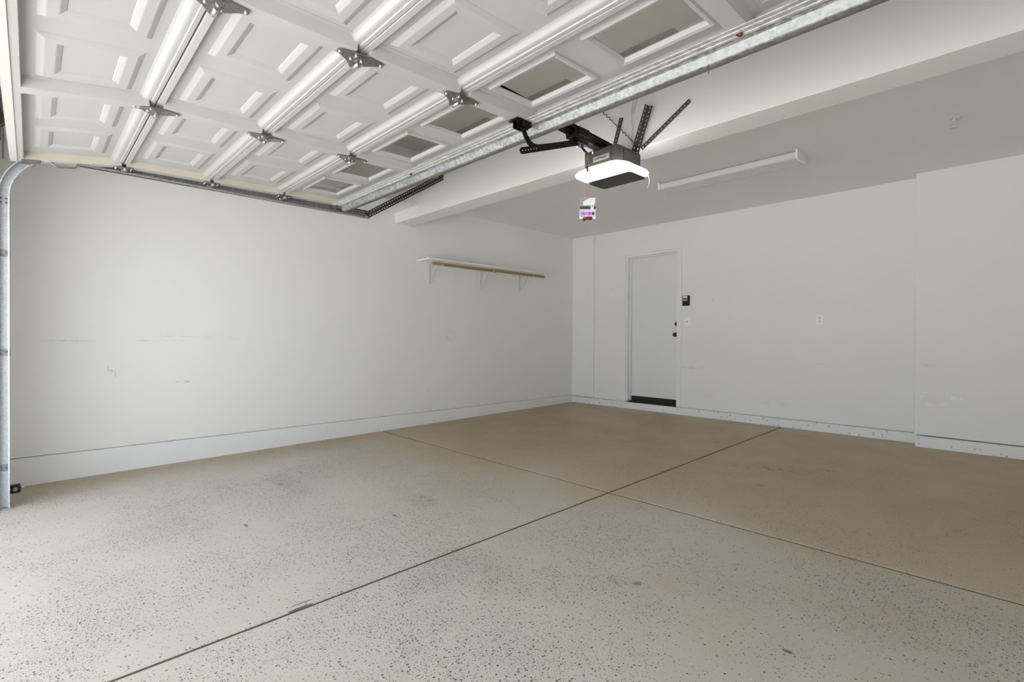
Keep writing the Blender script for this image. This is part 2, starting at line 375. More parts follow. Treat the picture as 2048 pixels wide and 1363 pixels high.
DX0, DX1, DZT, KB = .955, 1.760, 2.165, .092     # passage door opening
b = MB(); b.box(-.1, DX0, 0, .15, KB+.007, ZC+.1); b.box(DX1, XR+.1, 0, .15, KB+.007, ZC+.1); b.box(DX0, DX1, 0, .15, DZT, ZC+.1)
b.box(-.1, XR, .03, .15, -.2, KB+.01)
wb = setcat(struct(b, 'wall_back', 'wall_back', 'white painted end wall holding the passage door'), 'wall')
b = MB(); b.box(-.02, .404, -.035, .01, KB+.012, ZC+.05); b.build('pilaster', 'wall_back', wb, bevel=.006)
b = MB(); b.box(4.2197, XR+.1, -.1655, .05, KB+.012, ZC+.05); b.build('projecting_wall', 'wall_back', wb, bevel=.007)
b = MB(); b.hexa([(-.02, -.045, -.1), (4.25, -.030, -.1), (4.25, .05, -.1), (-.02, .05, -.1), (-.02, -.045, KB-.006), (4.25, -.026, KB), (4.25, .05, KB), (-.02, .05, KB-.006)])
setcat(struct(b, 'baseboard_back', 'kerb', 'chipped white concrete kerb under the passage door wall', bevel=.005), 'kerb')
b = MB(); b.hexa([(4.232, -.195, -.1), (XR, -.195, -.1), (XR, -.02, -.1), (4.232, -.02, -.1), (4.232, -.195, KB+.004), (XR, -.195, KB+.004), (XR, -.02, KB+.004), (4.232, -.02, KB+.004)])
setcat(struct(b, 'baseboard_right', 'kerb', 'white concrete kerb under the projecting wall at far right', bevel=.006), 'kerb')

b = MB(); b.box(XR, XR+.15, -6.55, .15, -.3, ZF+.15)
setcat(struct(b, 'wall_right', 'wall', 'white painted side wall behind the viewer, right of the driveway opening'), 'wall')
OX0, OX1, OZ = .62, 5.48, 2.02
b = MB(); b.box(-.1, OX0, YF-.15, YF, -.4, ZF+.1); b.box(OX1, XR+.1, YF-.15, YF, -.4, ZF+.1); b.box(OX0, OX1, YF-.15, YF, OZ, ZF+.1)
setcat(struct(b, 'wall_front', 'wall', 'white wall around the wide driveway opening'), 'wall')
b = MB(); b.box(OX0-.02, OX0+.02, YF-.10, YF+.02, fz(YF), OZ+.02); b.box(OX1-.02, OX1+.02, YF-.10, YF+.02, fz(YF), OZ+.02); b.box(OX0, OX1, YF-.1, YF+.02, OZ-.02, OZ+.05)
setcat(struct(b, 'trim_1', 'timber', 'timber frame lining the driveway opening'), 'trim')

b = MB(); b.box(-.1, XR+.1, BY1-.01, .15, ZC, ZC+.15)
setcat(struct(b, 'ceiling', 'ceil', 'low white ceiling over the rear of the garage'), 'ceiling')
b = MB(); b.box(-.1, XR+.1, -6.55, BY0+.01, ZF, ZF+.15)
setcat(struct(b, 'ceiling_front', 'ceil_shaded', 'higher white ceiling above the raised garage door'), 'ceiling')
b = MB(); b.box(-.05, XR+.05, BY0, BY1, BZ, ZF+.1)
setcat(struct(b, 'trim_2', 'wall', 'white dropped beam spanning the garage where the ceiling height changes', bevel=.003), 'beam')
b = MB(); b.box(-.05, .47, -6.45, BY0+.01, 2.386, ZF+.05)
setcat(struct(b, 'trim_3', 'wall', 'boxed soffit above the side wall beside the door track', bevel=.003), 'soffit')
b = MB(); b.hexa([(-14, -40, -.75), (20, -40, -.75), (20, -6.88, -.125), (-14, -6.88, -.125), (-14, -40, -.65), (20, -40, -.65), (20, -6.88, -.105), (-14, -6.88, -.105)])
setcat(struct(b, 'driveway_ground', 'concrete', 'pale concrete driveway outside the opening'), 'driveway')
b = MB(); b.box(-.4, -.12, -6.75, .2, -.4, 3.3); b.box(XR+.12, XR+.4, -6.75, .2, -.4, 3.3); b.box(-.4, OX0-.02, -6.75, -6.5, -.4, 3.3); b.box(OX1+.02, XR+.4, -6.75, -6.5, -.4, 3.3); b.box(OX0-.1, OX1+.1, -6.75, -6.5, OZ+.01, 3.3); b.box(-.4, XR+.4, -6.75, .3, 3.15, 3.3)
setcat(struct(b, 'wall_outside', 'stucco', 'tan stucco outside wall around the driveway opening'), 'wall')

# ------------------------------------------------------------------ passage door
d1 = empty('door_1', (1.36, .05, .09), 'white flush passage door set back in the end wall', 'door', kind='structure')
b = MB()
b.box(DX0, DX0+.028, -.004, .14, .09, DZT); b.box(DX1-.028, DX1, -.004, .14, .09, DZT); b.box(DX0+.028, DX1-.028, -.004, .15, DZT-.028, DZT)
b.build('jamb', 'trim_white', d1, bevel=.002)
b = MB()
b.box(DX0+.027, DX0+.042, .045, .085, .09, DZT-.027); b.box(DX1-.042, DX1-.027, .045, .085, .09, DZT-.027); b.box(DX0+.042, DX1-.042, .045, .085, DZT-.042, DZT-.027)
b.build('door_stop', 'trim_white', d1, bevel=.002)
b = MB()
b.box(DX0-.022, DX0-.001, -.012, .002, KB+.01, DZT+.001); b.box(DX1+.001, DX1+.042, -.012, .002, KB+.01, DZT+.001); b.box(DX0-.022, DX1+.042, -.012, .002, DZT+.002, DZT+.05)
b.build('casing', 'trim_white', d1, bevel=.003)
leaf = MB().box(DX0+.031, DX1-.031, .088, .128, .170, DZT-.031).build('leaf', 'door_white', d1, bevel=.002)
b = MB(); b.box(DX0+.032, DX1-.032, .083, .132, .098, .172); b.box(DX0+.032, DX1-.032, .078, .084, .098, .115); b.build('door_sweep', 'rubber', leaf)
b = MB(); b.prism([(-.035, .074), (.13, .074), (.13, .112), (.05, .108), (-.02, .090), (-.035, .082)], lambda u, v, t: (t, u, v), DX0+.002, DX1-.03)
b.build('threshold', 'rubber', d1)
for z, r in ((1.182, .027), (1.040, .030)):
    k = MB().lathe([(0, -.012), (r*1.0, -.012), (r*1.02, -.004), (r*1.02, .001)], (1.688, .088, z), 'y').build('deadbolt' if z > 1.1 else 'knob_rose', 'bronze', leaf)
    if z > 1.1: MB().cbox(1.682, 1.694, .060, .078, z-.014, z+.014, .003).build('thumb_turn', 'bronze', k) if False else None
MB().lathe([(0, -.075), (.016, -.075), (.026, -.066), (.029, -.052), (.025, -.036), (.012, -.026), (.011, -.010)], (1.688, .088, 1.040), 'y').build('door_knob', 'bronze', leaf)
MB().lathe([(0, -.026), (.014, -.026), (.015, -.012)], (1.688, .088, 1.182), 'y', 14).build('lock_cylinder', 'bronze', leaf)
for z in (.35, 1.2, 2.0):
    MB().cyl((DX0+.034, .084, z-.045), (DX0+.034, .084, z+.045), .006, 8).build('hinge', 'trim_white', d1)

# ------------------------------------------------------------------ sectional garage door
SECH = .5334; DOX0, DOX1 = .612, 5.488
ZD, YD, SDS = 2.178, -4.1066, .0156
JY = [-5.671, -5.1376, -4.6042]                   # joints
ang = math.atan(SDS); a0 = math.radians(8.5)
HS = .044                                           # depth of the steel skin above the rail faces
STC = [1.879, 3.048, 4.215]                          # intermediate stile centres
gd = empty('garage_door', (3.05, -5.1, 2.07), 'raised white sectional garage door with a row of windows overhead', 'garage door')
secs = []
for i in range(4):
    win = i == 3
    if i == 0: org = Vector((0, JY[0]-SECH*math.cos(a0), ZD+SDS*(JY[0]-YD)-SECH*math.sin(a0))); rot = a0
    else: org = Vector((0, JY[i-1], ZD+SDS*(JY[i-1]-YD))); rot = ang
    A = [(s-1.07, s-.635) for s in STC+[5.38]]; B = [(s-.50, s-.065) for s in STC+[5.38]]
    bays = sorted(A+B)
    b = MB()
    W0, W1 = .092, .400                             # window span along the section
    if win:
        xs = [DOX0]+[x for p in bays for x in (p[0]+.03, p[1]-.03)]+[DOX1]
        b.box(DOX0, DOX1, 0, W0+.03, HS, HS+.008); b.box(DOX0, DOX1, W1-.03, SECH, HS, HS+.008)
        for k in range(0, len(xs), 2): b.box(xs[k], xs[k+1], W0+.03, W1-.03, HS, HS+.008)
    else:
        b.box(DOX0, DOX1, 0, SECH, HS, HS+.008)
    # upper rail: the skin curls down to a lip; lower rail: a folded lip
    L = SECH-.0015
    pr = [(L-.074, HS+.002), (L-.066, HS-.001), (L-.059, HS-.004), (L-.053, HS-.009), (L-.048, HS-.0145), (L-.044, HS-.018), (L-.039, HS-.0200), (L-.033, HS-.021), (L-.020, HS-.021), (L-.018, HS-.026), (L-.002, HS-.026), (L, HS-.023), (L, HS+.004)]
    b.prism(pr, lambda u, v, t: (t, u, v), DOX0, DOX1)
    lo = .0 if i == 0 else .017
    pr = [(.0015, HS+.004), (.0015, lo+.002), (.004, lo), (.030, lo), (.033, lo+.003), (.033, HS+.004)]
    b.prism(pr, lambda u, v, t: (t, u, v), DOX0, DOX1)
    o = b.build('section', 'steel_white', None)
    # the mesh was written in the section's own frame: put that frame where the section hangs
    me = o.data; off = o.location.copy()
    me.transform(Matrix.Translation(off)); o.location = org; o.rotation_euler = (rot, 0, 0)
    o.parent = gd; o.matrix_parent_inverse = Matrix.Translation(-WL[gd])
    secs.append((o, org, rot))
    # stiles
    for c in STC:
        st = MB(); y0, y1 = .030, L-.030
        prof = [(c-.037, .0), (c+.035, .0), (c+.037, .002), (c+.050, HS-.0015), (c+.074, HS-.0015), (c+.074, HS+.001), (c-.039, HS+.001), (c-.039, .002)]
        st.prism(prof, lambda u, v, t: (u, t, v), y0, y1)
        st.build('stile', 'steel_white', o, local=True)
    for x0, x1, s_ in ((DOX0-.001, DOX0+.062, 1), (DOX1-.062, DOX1+.001, -1)):
        st = MB(); st.box(x0, x1, .012, L-.012, -.001, HS+.001); st.build('end_stile', 'steel_white', o, local=True)
        xi = x1 if s_ == 1 else x0
        st = MB(); st.box(xi-.001, xi+.0015, .034, L-.05, .004, HS) if s_ == 1 else st.box(xi-.0015, xi+.001, .034, L-.05, .004, HS)
        st.build('end_stile_web', 'steel_tan', o, local=True)  # inner face in tan, the rest of the end stile white
    if win:
        fr0 = None; pn0 = None
        for (x0, x1) in bays:
            if fr0 is None:
                f = MB(); hh = .030; ww = .034; wdt = x1-x0; ln = W1-W0
                rings = [((0, HS), (0, HS-.008), (.007, hh), (ww-.012, hh+.003), (ww-.004, hh+.012), (ww, hh+.016), (ww, HS+.006))][0]
                vs = []; 
                for ins, z in rings: vs += [(ins, ins, z), (wdt-ins, ins, z), (wdt-ins, ln-ins, z), (ins, ln-ins, z)]
                fs = [(r*4+k, r*4+(k+1) % 4, (r+1)*4+(k+1) % 4, (r+1)*4+k) for r in range(len(rings)-1) for k in range(4)]
                f.add([(x0+a, W0+b_, z) for a, b_, z in vs], fs)
                fr0 = f.build('window_frame', 'steel_white', o, local=True); fo = fr0
                g = MB().box(x0+ww-.006, x1-ww+.006, W0+ww-.006, W1-ww+.006, hh+.017, hh+.020); pn0 = g.build('glass_pane', 'glass', fo, local=True)
                pn0.matrix_parent_inverse = Matrix.Translation(-LOC[fo]); base = x0
            else:
                fo = fr0.copy(); COL.objects.link(fo); fo.location.x += x0-base
                g = pn0.copy(); COL.objects.link(g); g.parent = fo
                g.location = pn0.location
    else:
        pm = None
        for (x0, x1) in bays:
            if pm is None:
                f = MB(); y0, y1 = .085, .425; wdt = x1-x0; ln = y1-y0
                rings = ((-.002, HS+.002), (0, HS-.001), (.003, HS-.003), (.020, HS-.011), (.024, HS-.012), (.056, HS-.012), (.060, HS-.011), (.077, HS-.003), (.080, HS-.0005), (.084, HS+.002))
                vs = []
                for ins, z in rings: vs += [(ins, ins, z), (wdt-ins, ins, z), (wdt-ins, ln-ins, z), (ins, ln-ins, z)]
                fs = [(r*4+k, r*4+(k+1) % 4, (r+1)*4+(k+1) % 4, (r+1)*4+k) for r in range(len(rings)-1) for k in range(4)]
                f.add([(x0+a, y0+b_, z) for a, b_, z in vs], fs)
                pm = f.build('raised_panel', 'steel_white', o, local=True); base = x0
            else:
                q = pm.copy(); COL.objects.link(q); q.location.x += x0-base
def smat(i): return Matrix.Translation(secs[i][1]) @ Matrix.Rotation(secs[i][2], 4, 'X')
def dz(y): return ZD+SDS*(y-YD)
# bottom weather seal and lift handle
b = MB(); Mx = smat(0); b.box(DOX0, DOX1, -.030, .002, -.004, HS+.006, Mx); b.build('bottom_seal', plain('seal_vinyl', (.66, .66, .64), .6, var=.05), gd)
b = MB(); hp = [Mx @ Vector((.66, y, z)) for y, z in ((.10, -.004), (.155, -.004), (.175, -.030), (.19, -.034), (.26, -.034), (.275, -.030), (.295, -.004), (.35, -.004))]
b.tube(hp, .0055, 8); b.build('lift_handle', 'hinge', gd)
b = MB(); b.box(.652, .670, .085, .365, -.006, -.001, Mx); b.build('handle_plate', 'steel_white', gd)
# hinges
def hinge(x, j, end=False):
    y = JY[j]; z = dz(y); h = MB(); T = Matrix.Translation((x, y, z-.001)) @ Matrix.Rotation(ang, 4, 'X')
    if end:
        pts = [(-.035, -.055), (.03, -.055), (.034, -.02), (.034, .02), (.03, .055), (-.035, .055)]
    else:
        pts = [(-.006, -.098), (.012, -.098), (.030, -.030), (.034, .020), (.022, .100), (.004, .104), (-.014, .075), (-.052, .034), (-.086, .024), (-.086, -.004), (-.046, -.036)]
    vs = [T @ Vector((u, v, zz)) for zz in (-.008, -.003) for u, v in pts]; n = len(pts)
    h.add(vs, [tuple(range(n-1, -1, -1)), tuple(range(n, 2*n))]+[(k, (k+1) % n, n+(k+1) % n, n+k) for k in range(n)])
    o = h.build('hinge', 'hinge', gd)
    k = MB(); k.cyl(T @ Vector((-.072 if not end else -.03, .006, -.018)), T @ Vector((-.018 if not end else .03, .006, -.018)), .0095, 12)
    k.build('knuckle', 'zinc', o)
    k = MB(); k.cyl(T @ Vector((.004, .006, -.020)), T @ Vector((.024, .006, -.020)), .013, 12); k.cbox(-.02, .028, -.026, .030, -.012, -.006, .002, T); k.build('hinge_barrel', 'hinge', o)
    for u, v in (((.003, -.088), (.010, .092), (-.02, -.03), (.016, -.022), (-.035, .025)) if not end else ((-.02, -.042), (.018, -.042), (-.02, .042), (.018, .042))):
        MB().lathe([(0, -.015), (.0055, -.015), (.0062, -.010), (.0062, -.007)], T @ Vector((u, v, 0)), 'z', 8).build('bolt', 'zinc', o)
for x in STC:
    for j in range(3): hinge(x-.006, j)
TX = .555; TZ = 2.156
def roller(x0, y, z, zt, s_=1):
    r = MB(); r.cyl((x0+.06*s_, y, z-.016), (x0-.02*s_, y, zt), .0055, 8); o = r.build('roller', 'zinc', gd)
    w_ = MB(); w_.lathe([(0, -.009), (.013, -.010), (.021, -.007), (.023, 0), (.021, .007), (.013, .010), (0, .009)], (x0-.03*s_, y, zt), 'x', 18); w_.build('roller_wheel', plain('nylon_wheel', (.55, .55, .53), .35, .5, var=.1) if 'nylon' not in M else M['nylon'], o)
M['nylon'] = plain('roller_steel', (.45, .45, .44), .35, .8, var=.15)
for s_, xe, xt in ((1, DOX0+.02, TX+.05), (-1, DOX1-.02, 6.1-TX-.05)):
    for j in range(3):
        hinge(xe, j, True); roller(xt, JY[j]+.006, dz(JY[j])-.004, TZ, s_)
    t_ = MB(); Mb = Matrix.Translation((0, -4.115, dz(-4.115)))
    t_.cbox(xe-.035, xe+.035, -.05, .035, -.030, -.002, .004, Mb); t_.box(xe-.03, xe+.03, -.045, -.039, -.05, -.002, Mb); t_.build('top_bracket', 'hinge', gd)
    roller(xt, -4.10, dz(-4.1), TZ, s_); roller(xt, -6.135, 2.098, 2.075, s_)
    t_ = MB(); t_.cbox(xe-.03, xe+.04, .02, .11, -.012, -.001, .003, smat(0)); t_.build('bottom_bracket', 'hinge', gd)
# galvanized strut across the top section
b = MB(); zt = dz(-4.15)
o1 = [(-4.192, zt-.002), (-4.192, zt-.006), (-4.174, zt-.007), (-4.170, zt-.010), (-4.160, zt-.011), (-4.156, zt-.008), (-4.146, zt-.009), (-4.142, zt-.012), (-4.132, zt-.013), (-4.128, zt-.010), (-4.124, zt-.010), (-4.124, zt-.002)]
b.prism(o1, lambda u, v, t: (t, u, v), .655, 5.445); b.build('strut_flange', 'zinc_light', gd)
b = MB(); o1 = [(-4.126, zt-.003), (-4.126, zt-.010), (-4.118, zt-.012), (-4.110, zt-.017), (-4.092, zt-.047), (-4.088, zt-.050), (-4.066, zt-.050), (-4.066, zt-.046), (-4.086, zt-.046), (-4.104, zt-.010), (-4.112, zt-.004)]
b.prism(o1, lambda u, v, t: (t, u, v), .655, 5.445); b.build('strut', 'galv', gd)
b = MB(); b.box(.655, 5.445, -4.0665, -4.062, zt-.058, zt-.044); b.build('strut_lip', 'bracket', gd)
for x in STC:
    k = MB(); k.lathe([(0, -.020), (.007, -.020), (.0085, -.014), (.0085, -.006)], (x+.0, -4.150, zt), 'z', 6); k.cbox(x-.016, x+.006, -4.158, -4.142, zt-.013, zt-.007, .002); k.build('strut_bolt', 'red', gd)
MB().tube([(4.06, -4.09, zt-.048), (4.06, -4.088, zt-.085)], .0018, 6).build('dangling_tie', 'wire', gd)

# ------------------------------------------------------------------ door tracks
def track(name, xw, s_, label):
    """C-shaped rolled track; opening towards the door"""
    R_ = .305; yv = -6.258
    t = empty(name, (xw, yv, fz(yv)), label, 'door track', 'garage door tracks')
    def path(kind):
        P = []
        if kind == 'v':
            for z in (fz(yv)+.005, TZ-R_): P.append((Vector((xw, yv, z)), Vector((s_, 0, 0)), Vector((0, 1, 0))))
        elif kind == 'c':
            for k in range(15):
                a = math.pi/2*k/14
                c = Vector((xw, yv+R_-R_*math.cos(a), TZ-R_+R_*math.sin(a)))
                P.append((c, Vector((s_, 0, 0)), Vector((0, math.cos(a), -math.sin(a)))))
        else:
            for y in (yv+R_, -3.79): P.append((Vector((xw, y, TZ if y < -5 else TZ-.006)), Vector((s_, 0, 0)), Vector((0, 0, -1))))
        return P
    prof = [(.046, -.020), (.047, -.026), (.040, -.0275), (.006, -.026), (0, -.019), (0, .019), (.006, .026), (.040, .0275), (.047, .026), (.046, .020)]
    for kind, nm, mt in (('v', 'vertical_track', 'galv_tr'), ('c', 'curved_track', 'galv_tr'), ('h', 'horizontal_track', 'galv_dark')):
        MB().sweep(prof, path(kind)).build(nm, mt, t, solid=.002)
    # angle that stiffens the horizontal run
    b = MB(); b.box(min(xw-.003*s_, xw-.001*s_), max(xw-.003*s_, xw-.001*s_), -5.9, -3.78, TZ-.032, TZ+.045); b.box(min(xw-.003*s_, xw+.03*s_), max(xw-.003*s_, xw+.03*s_), -5.9, -3.78, TZ+.030, TZ+.033); b.build('stiffening_angle', 'bracket', t)
    # splice plate with bolts
    b = MB(); b.box(xw-.004, xw-.001, yv-.02, yv+.02, TZ-R_-.07, TZ-R_+.06) if s_ == 1 else b.box(xw+.001, xw+.004, yv-.02, yv+.02, TZ-R_-.07, TZ-R_+.06)
    sp = b.build('splice_plate', 'galv_tr', t)
    for dy in (-.012, .012):
        for zz in (-.03, -.055): MB().lathe([(0, .004), (.006, .004), (.007, 0)], (xw+.001*s_, yv+dy, TZ-R_+zz+.02), 'x', 8).build('bolt', 'hinge', sp)
    for z in (.16, .88, 1.5):
        b = MB(); b.box(min(xw, xw-.05*s_), max(xw, xw-.05*s_), YF+.02, yv+.025, z-.025, z+.025) if False else b.box(xw-.003, xw+.003, YF+.022, yv+.03, z-.022, z+.022)
        b.box(xw-.03, xw+.03, YF+.020, YF+.024, z-.03, z+.03); b.lathe([(0, .010), (.007, .010), (.008, .003)], (xw, yv+.012, z), 'x', 8)
        b.build('jamb_bracket', 'galv_dark', t)
    return t
track('door_track', TX, 1, 'galvanized garage door track curving up beside the scuffed side wall')
track('door_track', XR-TX, -1, 'galvanized garage door track at the right edge of the raised door')

def perforated(name, p0, p1, nrm, label=None, group=None, w_=.034, pitch=.025, mat='bracket', cat='bracket', legs=2, parent=None):
    """slotted angle from p0 to p1, first leg faces nrm"""
    p0, p1 = Vector(p0), Vector(p1); ax = (p1-p0); L = ax.length; ax.normalize()
    nr = Vector(nrm); nr = (nr-ax*nr.dot(ax)).normalized()
    if legs == 2: nr = (nr+ax.cross(nr)).normalized()   # both legs slant equally about nrm
    sd = ax.cross(nr)*(-1 if legs == 2 else 1)
    b = MB(); n = int(L/pitch); pc = L/n
    for leg in range(legs):
        wd = sd if leg == 0 else nr
        for i in range(n):
            c = p0 + ax*(pc*(i+.5)) + wd*(w_/2)
            sq = [(-pc/2, -w_/2), (0, -w_/2), (pc/2, -w_/2), (pc/2, 0), (pc/2, w_/2), (0, w_/2), (-pc/2, w_/2), (-pc/2, 0)]
            ho = [(pc*.30*math.cos(math.radians(a)), w_*.17*math.sin(math.radians(a))) for a in (225, 270, 315, 0, 45, 90, 135, 180)]
            vs = [c+ax*u+wd*v for u, v in sq]+[c+ax*u+wd*v for u, v in ho]
            b.add(vs, [(k, (k+1) % 8, 8+(k+1) % 8, 8+k) for k in range(8)])
    o = b.build(name, mat, parent, solid=.0025)
    return tag(o, label, cat if label else None, group)
pb = perforated('track_brace', (TX+.0, -3.812, 2.150), (.905, BY0-.012, 2.582), (.83, -.49, -.25), 'slotted steel angle bracing the end of the door track to the beam', None, .042)
MB().cbox(.875, .925, BY0-.022, BY0-.001, 2.575, 2.625, .006).build('mounting_clip', 'bracket', pb)
MB().lathe([(0, -.012), (.009, -.012), (.010, 0)], (.90, BY0-.020, 2.605), 'y', 8).build('lag_bolt', 'hinge', pb)
MB().lathe([(0, -.010), (.010, -.010), (.011, .002)], (TX+.02, -3.815, 2.142), 'y', 8).build('carriage_bolt', 'zinc', pb)
MB().lathe([(0, -.012), (.008, -.012), (.009, .002)], (.765, -3.43, 2.425), 'z', 8).build('carriage_bolt', 'hinge', pb)

# torsion spring above the opening
ts = empty('torsion_spring', (3.05, -6.29, 2.28), 'dark torsion spring on a shaft above the bottom edge of the raised door', 'spring')
MB().cyl((.44, -6.30, 2.32), (5.66, -6.30, 2.32), .0127, 12).build('shaft', 'zinc', ts)
for s_, x in ((1, .50), (-1, 5.60)):
    MB().lathe([(0, -.04), (.052, -.04), (.055, -.03), (.046, -.028), (.046, .028), (.055, .03), (.052, .04), (0, .04)], (x+.09*s_, -6.30, 2.32), 'x', 22).build('cable_drum', 'hinge', ts)
    b = MB(); b.box(x-.015, x-.011, YF+.001, -6.27, 2.22, 2.42); b.box(x-.015, x+.035, YF+.001, YF+.005, 2.22, 2.42); b.lathe([(.014, -.012), (.034, -.012), (.034, .008), (.014, .008)], (x, -6.30, 2.32), 'x', 16); b.build('bearing_plate', 'galv_dark', ts)
    b = MB(); b.cyl((x-.012, -6.262, 2.10), (x-.012, -6.262, 2.30), .0024, 6); b.build('lift_cable', 'wire', ts)
prof = []
for k in range(180):
    prof += [(.031, -1.0+k*.011), (.036, -1.0+k*.011+.0055)]
MB().lathe(prof, (3.0, -6.30, 2.32), 'x', 12).build('coil', 'black', ts)

# ------------------------------------------------------------------ opener
op = empty('garage_door_opener', (3.05, -3.35, 2.05), 'charcoal garage door opener with its lamp lit hanging from the beam', 'door opener')
def rrect(x0, x1, y0, y1, r, n=6):
    P = []
    for cx, cy, a in ((x1-r, y1-r, 0), (x0+r, y1-r, 90), (x0+r, y0+r, 180), (x1-r, y0+r, 270)):
        for k in range(n+1):
            t = math.radians(a+90*k/n); P.append((cx+r*math.cos(t), cy+r*math.sin(t)))
    return P
def stack(b, rings, cap0=True, cap1=True, smooth=True):
    n = len(rings[0][0]); vs = [(x, y, z) for P, z in rings for x, y in P]
    fs = [(i*n+k, i*n+(k+1) % n, (i+1)*n+(k+1) % n, (i+1)*n+k) for i in range(len(rings)-1) for k in range(n)]
    b.add(vs, fs, smooth)
    o = len(b.v)-len(vs)
    if cap0: b.f.append(tuple(o+k for k in reversed(range(n)))); b.sm.append(False)
    if cap1: b.f.append(tuple(o+len(vs)-n+k for k in range(n))); b.sm.append(False)
hx0, hx1, hy0, hy1 = 2.925, 3.195, -3.492, -3.190
b = MB(); stack(b, [(rrect(hx0, hx1, hy0, hy1, .05), 2.085), (rrect(hx0, hx1, hy0, hy1, .05), 2.196), (rrect(hx0+.004, hx1-.004, hy0+.004, hy1-.004, .048), 2.206), (rrect(hx0+.014, hx1-.014, hy0+.014, hy1-.014, .042), 2.212)], smooth=False)
body = b.build('housing', 'opener', op, bevel=.003)
MB().box(3.149, 3.152, hy0-.0012, hy0+.03, 2.090, 2.207).build('seam', 'openerdark', body)
MB().box(2.944, 2.946, hy0-.0004, hy0+.03, 2.090, 2.207).build('seam', 'openerdark', body)
MB().cbox(hx1-.004, hx1+.003, -3.425, -3.235, 2.098, 2.190, .006).build('side_cover', 'openerdark', body)
lab = MB().cbox(3.012, 3.135, hy0-.002, hy0+.002, 2.128, 2.160, .0012).build('name_plate', 'label', body)
fc = bpy.data.curves.new('t', 'FONT'); fc.body = 'LiftMaster'; fc.size = .024; fc.align_x = 'CENTER'; fc.align_y = 'CENTER'; fc.extrude = .0004
fo = bpy.data.objects.new('t', fc); COL.objects.link(fo); dg = bpy.context.evaluated_depsgraph_get(); me = bpy.data.meshes.new_from_object(fo.evaluated_get(dg)); bpy.data.objects.remove(fo)
me.materials.clear(); me.materials.append(M['ink'])
tx = bpy.data.objects.new('lettering', me); COL.objects.link(tx); tx.location = (3.0735, hy0-.0026, 2.144); tx.rotation_euler = (math.radians(90), 0, 0); tx.parent = lab; tx.matrix_parent_inverse = Matrix.Translation(-WL[lab])
b = MB(); R = lambda d, r: rrect(2.852+d, 3.262-d, -3.535+d, -3.168-d, r, 8)
stack(b, [(rrect(hx0-.002, hx1+.002, hy0-.002, hy1+.002, .052, 8), 2.104), (R(.030, .085), 2.096), (R(.008, .085), 2.082), (R(0, .085), 2.070), (R(.004, .082), 2.060), (R(.022, .07), 2.050), (rrect(2.878, 3.222, -3.43, -3.192, .03, 8), 2.046)], smooth=True)
b.build('light_lens', 'lens', op)
b = MB(); stack(b, [(rrect(2.876, 3.224, -3.390, -3.190, .028), 2.0485), (rrect(2.876, 3.224, -3.390, -3.190, .028), 2.044), (rrect(2.882, 3.218, -3.384, -3.196, .026), 2.042)], smooth=False); b.build('bottom_panel', 'blacksatin', op)
MB().tube([(3.245, -3.215, 2.06), (3.250, -3.205, 2.03), (3.246, -3.20, 2.0), (3.238, -3.205, 1.975)], .0022, 6).build('antenna_wire', 'whitewire', op)
# rail along the door centreline, rising towards the front wall
XC = 3.05
def railz(y): return 2.211 + (-3.46-y)*.045
b = MB(); y0, y1 = -6.36, -3.22
for (u0, u1, v0, v1) in ((-.026, .026, .044, .054), (-.012, .012, .006, .046), (-.026, .026, 0, .008), (-.026, -.020, .030, .050), (.020, .026, .030, .050)):
    b.hexa([(XC+u0, y0, railz(y0)+v0), (XC+u1, y0, railz(y0)+v0), (XC+u1, y1, railz(y1)+v0), (XC+u0, y1, railz(y1)+v0), (XC+u0, y0, railz(y0)+v1), (XC+u1, y0, railz(y0)+v1), (XC+u1, y1, railz(y1)+v1), (XC+u0, y1, railz(y1)+v1)])
b.build('rail', 'black', op)
b = MB()
for dx in (-.032, .032): b.cyl((XC+dx, -6.3, railz(-6.3)+.030), (XC+dx, -3.26, railz(-3.26)+.030), .005, 8)
b.build('drive_belt', 'blacksatin', op)
b = MB(); b.box(XC-.02, XC+.02, YF+.001, -6.30, railz(-6.33)-.02, railz(-6.33)+.07); b.build('header_bracket', 'galv_dark', op)
tr = MB(); zt_ = railz(-3.68)
tr.cbox(XC-.034, XC+.034, -3.775, -3.575, zt_-.020, zt_+.030, .006); tr.cbox(XC-.028, XC+.028, -3.735, -3.625, zt_-.042, zt_-.012, .006); tr.cbox(XC-.042, XC+.042, -3.74, -3.63, zt_+.0, zt_+.052, .008); tr.cbox(XC-.014, XC+.014, -3.80, -3.775, zt_-.012, zt_+.02, .004)
tro = tr.build('trolley', 'black', op)
tr = MB(); tr.cbox(XC-.026, XC+.026, -3.575, -3.47, zt_-.022, zt_+.018, .005); tr.cbox(XC+.020, XC+.034, -3.58, -3.50, zt_+.012, zt_+.030, .003); tr.build('outer_trolley', 'black', op)
for y in (-3.70, -3.545): MB().cyl((XC-.004, y, zt_-.060), (XC-.004, y, zt_-.02), .004, 8).build('trolley_bolt', 'zinc', tro)
MB().tube([(XC, -3.665, zt_-.03), (XC+.002, -3.655, zt_-.055), (XC+.004, -3.632, zt_-.068), (XC+.004, -3.612, zt_-.072)], .0065, 8).build('release_lever', 'black', tro)
